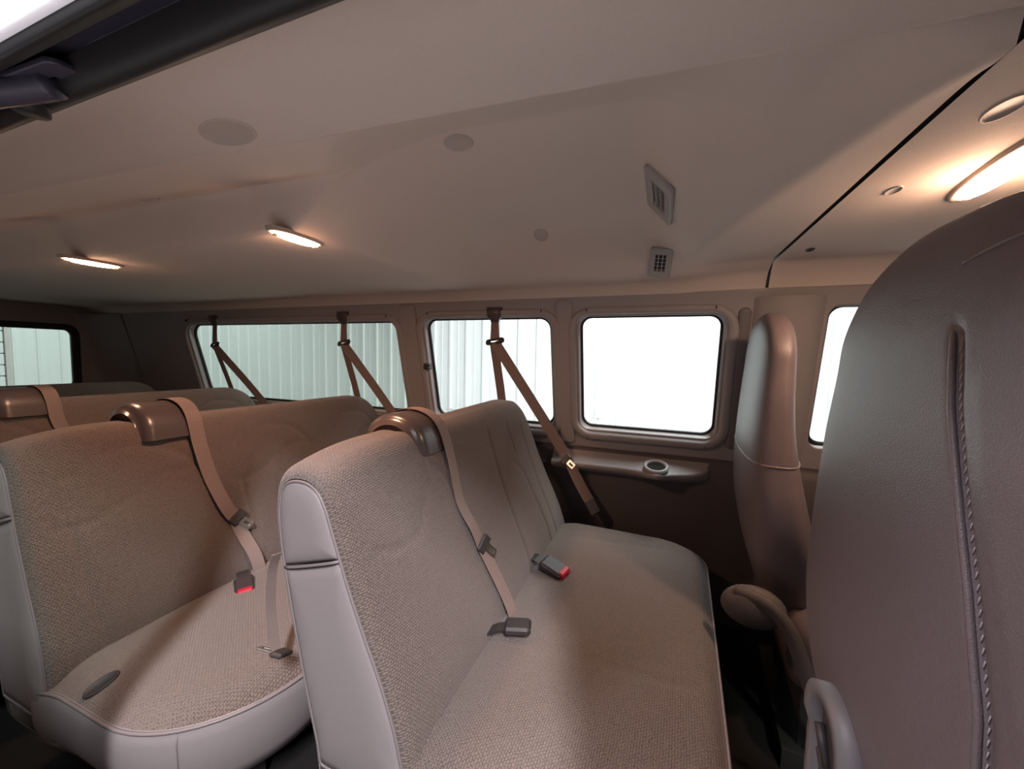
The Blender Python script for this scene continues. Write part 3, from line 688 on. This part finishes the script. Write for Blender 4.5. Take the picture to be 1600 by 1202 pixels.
def bucket(name, loc, label, seam_th=None):
    root = empty(name, loc); tag(root, label, 'bucket seat', 'front bucket seats')
    V = []; n = 400 if seam_th is not None else 96; zs = np.unique(np.r_[np.linspace(0.40, 1.12, 90), 1.12 + 0.126 * np.sin(np.linspace(0, math.pi / 2, 24))])
    for z in zs:
        for j in range(n):
            th = 2 * math.pi * j / n - math.pi
            if seam_th is not None: th = math.copysign(math.pi * (abs(th) / math.pi) ** 1.5, th)
            off = 0.0
            if seam_th is not None:
                s = seam_th(z)
                if z < 1.13:
                    yy = bucket_point(z, th).y
                    if abs(th) < 1.5:
                        off -= 0.006 * math.exp(-((yy - s) / 0.007) ** 2) * max(0, min(1, (1.18 - z) / 0.05))
                        if yy < s: off += 0.007 * min(1, (s - yy) / 0.03) * max(0, min(1, (1.12 - z) / 0.1)) * math.cos(th)
            V.append(tuple(bucket_point(z, th, off)))
    F = grid_faces(len(zs), n, True); F.append(tuple(range(n - 1, -1, -1))); F.append(tuple((len(zs) - 1) * n + j for j in range(n)))
    mesh_obj('backrest', V, F, LEATHER, root)
    # seat cushion ahead of the backrest
    V = []; out = np.array(rrect(0.12, 0.66, -0.255, 0.255, (0.05, 0.10, 0.10, 0.05), 8)); c = out.mean(0); N = len(out)
    for (s, z) in ((0.86, 0.24), (0.98, 0.26), (1.0, 0.32), (0.99, 0.39), (0.94, 0.425), (0.80, 0.432), (0.4, 0.42)):
        for p in out: q = c + (p - c) * s; V.append((q[0], q[1], z))
    F = grid_faces(7, N, True); F.append(tuple(range(N - 1, -1, -1))); F.append(tuple(6 * N + j for j in range(N)))
    mesh_obj('seat_cushion', V, F, LEATHER, root)
    MB().box(0.12, 0.60, -0.22, 0.22, 0.0, 0.06).box(0.16, 0.54, -0.19, 0.19, 0.06, 0.25).build('pedestal', LEG, root)
    return root
def pass_seam(z): return float(np.interp(z, [0.3, 0.55, 0.85, 0.93, 1.066, 1.175, 1.25], [-0.200, -0.190, -0.156, -0.130, -0.076, -0.050, -0.045]))
ps = bucket('bucket_seat', (0.222, 0.515, FLOOR), 'dark grained vinyl front seat back filling the right edge, stitched seam down it', pass_seam)
zs = np.linspace(0.42, 1.165, 90)
MB().tube([bucket_point(z, th_of(z, pass_seam(z) + 0.0075), -0.0016 - 0.004 * max(0, (z - 1.10) / 0.065)) for z in zs], 0.0028, 7).build('piping', LEATHER, ps, True)
st = MB()
for i, z in enumerate(np.arange(0.44, 1.12, 0.0082)):
    s = pass_seam(z); a = bucket_point(z, th_of(z, s + 0.002), -0.0042); b = bucket_point(z + 0.0058, th_of(z, s + 0.0008), -0.0045); st.tube([a, b], 0.00055, 5)
o = st.build('stitching', STITCH, ps, True); o['kind'] = 'stuff'
MB().tube([bucket_point(1.19 + 0.026 * t - 0.016 * t * t, th_of(1.19, -0.05 - 0.12 * t), 0.0003) for t in np.linspace(0, 1, 24)], 0.0016, 6).build('top_seam', PIPE, ps, True)
# grey hinge arch low on the back of the passenger seat
pa = []
for t in np.linspace(0, 1, 22):
    a = math.pi * t; pa.append((-0.002, 0.050 + 0.050 * math.cos(a), 0.635 + 0.055 * math.sin(a)))
pa = [(0.004, 0.100, 0.635 - .02 * k) for k in range(7, 0, -1)] + pa + [(0.004, 0.000, 0.635 - .02 * k) for k in range(1, 8)]
MB().ribbon(pa, 0.034, (1, 0, 0), 0.020).build('hinge_arch', TRIML, ps, True)['label'] = 'grey plastic hinge arch'
MB().box(-0.008, 0.05, 0.010, 0.090, 0.48, 0.672, bev=0.012).build('hinge_plate', BUCK, ps)
for k in range(3):
    MB().tube([(-0.010, 0.025 + 0.012 * k, 0.55 + 0.025 * k), (-0.013, 0.050 + 0.010 * k, 0.59 + 0.025 * k)], 0.006, 7).build('hinge_spring', BUCK, ps, True)
dv = bucket('bucket_seat', (0.243, 1.42, FLOOR), 'brown-lit high-back front seat standing before the far side pillar')
dv.rotation_euler.z = math.radians(-4)
# waist seam and pale base strip of the driver's seat
MB().tube([bucket_point(0.835, th, 0.0005) for th in np.linspace(-math.pi, math.pi, 60, endpoint=False)], 0.0022, 6, True).build('waist_seam', PIPE, dv, True)
bp = catmull([(-0.02, -0.285, 0.50), (0.05, -0.30, 0.49), (0.10, -0.305, 0.44), (0.14, -0.305, 0.34), (0.175, -0.30, 0.24), (0.22, -0.295, 0.16)], 6)
MB().ribbon([tuple(p) for p in bp], 0.034, (0.55, -0.1, 0.8), 0.008).build('base_strip', TRIMD, dv, True)
V = [(0.025 + 0.075 * math.sin(u) * math.cos(v_), -0.272 + 0.030 * math.sin(u) * math.sin(v_), 0.462 + 0.056 * math.cos(u)) for u in np.linspace(0.02, math.pi - 0.02, 14) for v_ in np.linspace(0, 2 * math.pi, 20, endpoint=False)]
mesh_obj('hinge_cover', V, grid_faces(14, 20, True), TRIMD, dv)

# ------------------------------------------------------------------ ceiling fittings
def dome(X, Y, Z, rz, lx, ly, power, label, glow=0.13, tilt=0.0):
    root = empty('dome_light', (X, Y, Z), rz); root.rotation_euler = (tilt, 0, rz); tag(root, label, 'dome light')
    n = 40
    def ring(a, b, z): return [(a * math.copysign(abs(math.cos(2 * math.pi * j / n)) ** .8, math.cos(2 * math.pi * j / n)), b * math.copysign(abs(math.sin(2 * math.pi * j / n)) ** .8, math.sin(2 * math.pi * j / n)), z) for j in range(n)]
    V = ring(lx * .56, ly * .56, 0.002) + ring(lx * .55, ly * .55, -0.006) + ring(lx * .50, ly * .50, -0.009) + ring(lx * .46, ly * .47, -0.006)
    mesh_obj('bezel', V, grid_faces(4, n, True) + [tuple(range(n))], LENSB, root)
    V = ring(lx * .465, ly * .475, -0.004) + ring(lx * .44, ly * .45, -0.011) + ring(lx * .30, ly * .32, -0.015)
    mesh_obj('lens', V, grid_faces(3, n, True) + [tuple(2 * n + j for j in range(n))], LENS, root)
    for sgn in (-1, 1):
        mb = MB(); mb.box(-0.006, 0.006, sgn * ly * .40 - 0.006, sgn * ly * .40 + 0.006, -0.017, -0.008, bev=0.002); mb.build('switch', LENSB, root)
    l = bpy.data.lights.new('dome_bulb', 'AREA'); l.shape = 'DISK'; l.size = 0.05; l.energy = power; l.color = (1.0, 0.50, 0.31) if glow < 0.5 else (1.0, 0.62, 0.44)
    o = bpy.data.objects.new('dome_bulb', l); COL.objects.link(o); o.parent = root; o.location = (0, 0, -0.020)
    g = bpy.data.lights.new('dome_glow', 'POINT'); g.energy = glow; g.color = (1.0, 0.50, 0.30) if glow < 0.5 else (1.0, 0.62, 0.42); g.shadow_soft_size = 0.03
    o = bpy.data.objects.new('dome_glow', g); COL.objects.link(o); o.parent = root; o.location = (0, 0, -0.05)
    return root
dome(-0.898, 0.768, 1.302, 0.0, 0.05, 0.145, 2.2, 'glowing oval dome light on the ceiling above the nearest bench')
dome(-1.835, 0.762, 1.300, 0.0, 0.06, 0.150, 1.05, 'glowing oval dome light further back near the left edge of the photo', 0.12)
dome(0.535, 0.96, 1.345, -0.12, 0.058, 0.27, 1.5, 'large glowing dome light on the front headliner above the front seats', 0.9)

def vent(X, Y, wx, wy, label, rows):
    z = float(zrec(np.array(X), np.array(Y)))
    e = 0.012
    zx = (float(zrec(np.array(X + e), np.array(Y))) - float(zrec(np.array(X - e), np.array(Y)))) / (2 * e)
    zy = (float(zrec(np.array(X), np.array(Y + e))) - float(zrec(np.array(X), np.array(Y - e)))) / (2 * e)
    ex = Vector((1, 0, zx)).normalized(); ey = Vector((0, 1, zy))
    M = frame_M((0, 0, 0), ex, ey)      # local z points up into the ceiling
    root = empty('ceiling_vent', (X, Y, z)); tag(root, label, 'air vent', 'ceiling air vents')
    hx, hy = wx / 2, wy / 2
    M2 = Matrix.Translation(M.to_3x3() @ Vector((0, 0, -0.004))) @ M
    plate('frame', rrect(-hx, hx, -hy, hy, 0.008), [rrect(-hx * .58, hx * .58, -hy * .70, hy * .62, 0.003)], 0.012, 0.003, VENTM, M2, root)
    mb = MB(); mb.box(-hx * .6, hx * .6, -hy * .72, hy * .64, 0.000, 0.002, M2); mb.build('duct', DARK, root)
    for i in range(rows):
        y = -hy * .70 + hy * 1.32 * (i + 0.5) / rows
        mb = MB(); mb.box(-hx * .58, hx * .58, y - 0.0013, y + 0.0013, -0.0012, 0.001, M2); mb.build('slat', VENTM, root)
    for x in (-hx * .20, hx * .20):
        mb = MB(); mb.box(x - 0.0016, x + 0.0016, -hy * .70, hy * .62, -0.0055, 0.001, M2); mb.build('divider', VENTM, root)
vent(-0.022, 1.085, 0.086, 0.235, 'larger rectangular louvered air vent in the ceiling', 9)
vent(-0.022, 1.49, 0.070, 0.13, 'smaller rectangular louvered air vent lower on the ceiling cove', 5)

def cap(X, Y, z, rx, ry, label, material=HEADV, n=32, dx=0, dy=0):
    V = []
    for (s, dz) in ((1.0, 0.004), (1.0, -0.0008), (0.95, -0.002), (0.88, -0.0022), (0.84, -0.0008)):
        V += [(rx * s * math.cos(2 * math.pi * j / n), ry * s * math.sin(2 * math.pi * j / n), dz + dx * rx * s * math.cos(2 * math.pi * j / n) + dy * ry * s * math.sin(2 * math.pi * j / n)) for j in range(n)]
    o = mesh_obj('ceiling_cap', V, grid_faces(5, n, True) + [tuple(4 * n + j for j in range(n))], material)  # caps and plugs of the headliner, not all of them speakers
    o.location = (X, Y, z); tag(o, label, 'ceiling cap', 'round caps set in the headliner'); return o
def zr(X, Y): return float(zrec(np.array(X), np.array(Y)))
def rcap(X, Y, rx, ry, label):
    e = 0.02; return cap(X, Y, zr(X, Y) - 0.001, rx, ry, label, dx=(zr(X + e, Y) - zr(X - e, Y)) / (2 * e), dy=(zr(X, Y + e) - zr(X, Y - e)) / (2 * e))
cap(-0.69, 0.462, zband(-0.69, 0.462) - 0.0005, 0.055, 0.030, 'oval grey speaker cap on the ceiling strip nearest the door', dx=0.006, dy=-0.10)
rcap(-0.43, 0.775, 0.032, 0.032, 'round cap in the middle of the recessed ceiling')
rcap(-0.42, 1.36, 0.026, 0.026, 'faint round cap at the far edge of the recessed ceiling')
rcap(-1.26, 0.640, 0.030, 0.018, 'dim oval cap on the dark rear ceiling')
cap(0.412, 0.745, 1.3455, 0.018, 0.034, 'oval cap on the front headliner at the right edge of the photo')
cap(0.412, 1.015, 1.345, 0.012, 0.022, 'small pale cap on the front headliner beside the large dome light', VENTM)
cap(0.405, 1.46, 1.345, 0.011, 0.020, 'small dark plug on the front headliner near the seam', BUCK)

# ------------------------------------------------------------------ roller bracket of the open side door
rb = empty('roller_bracket', (-0.63, 0.245, 1.318)); rb.scale = (0.82, 0.82, 0.82); tag(rb, 'dark metal roller bracket hanging from the door track', 'door bracket')
plate('bracket_plate', rrect(-0.16, 0.03, -0.025, 0.030, 0.012), [rrect(-0.035, -0.005, -0.006, 0.012, 0.006)], 0.008, 0.002, TRACK, frame_M((0, 0, -0.022), (1, 0.05, 0), (0, 1, 0.1)), rb)
MB().tube([tuple(p) for p in catmull([(-0.02, 0.0, -0.03), (-0.07, -0.012, -0.034), (-0.12, -0.03, -0.040), (-0.22, -0.05, -0.048)], 5)], 0.018, 12).build('swing_arm', TRACK, rb, True)
MB().tube([(-0.10, 0.004, -0.05), (-0.10, 0.004, 0.004)], 0.020, 16).build('roller', DARK, rb, True)
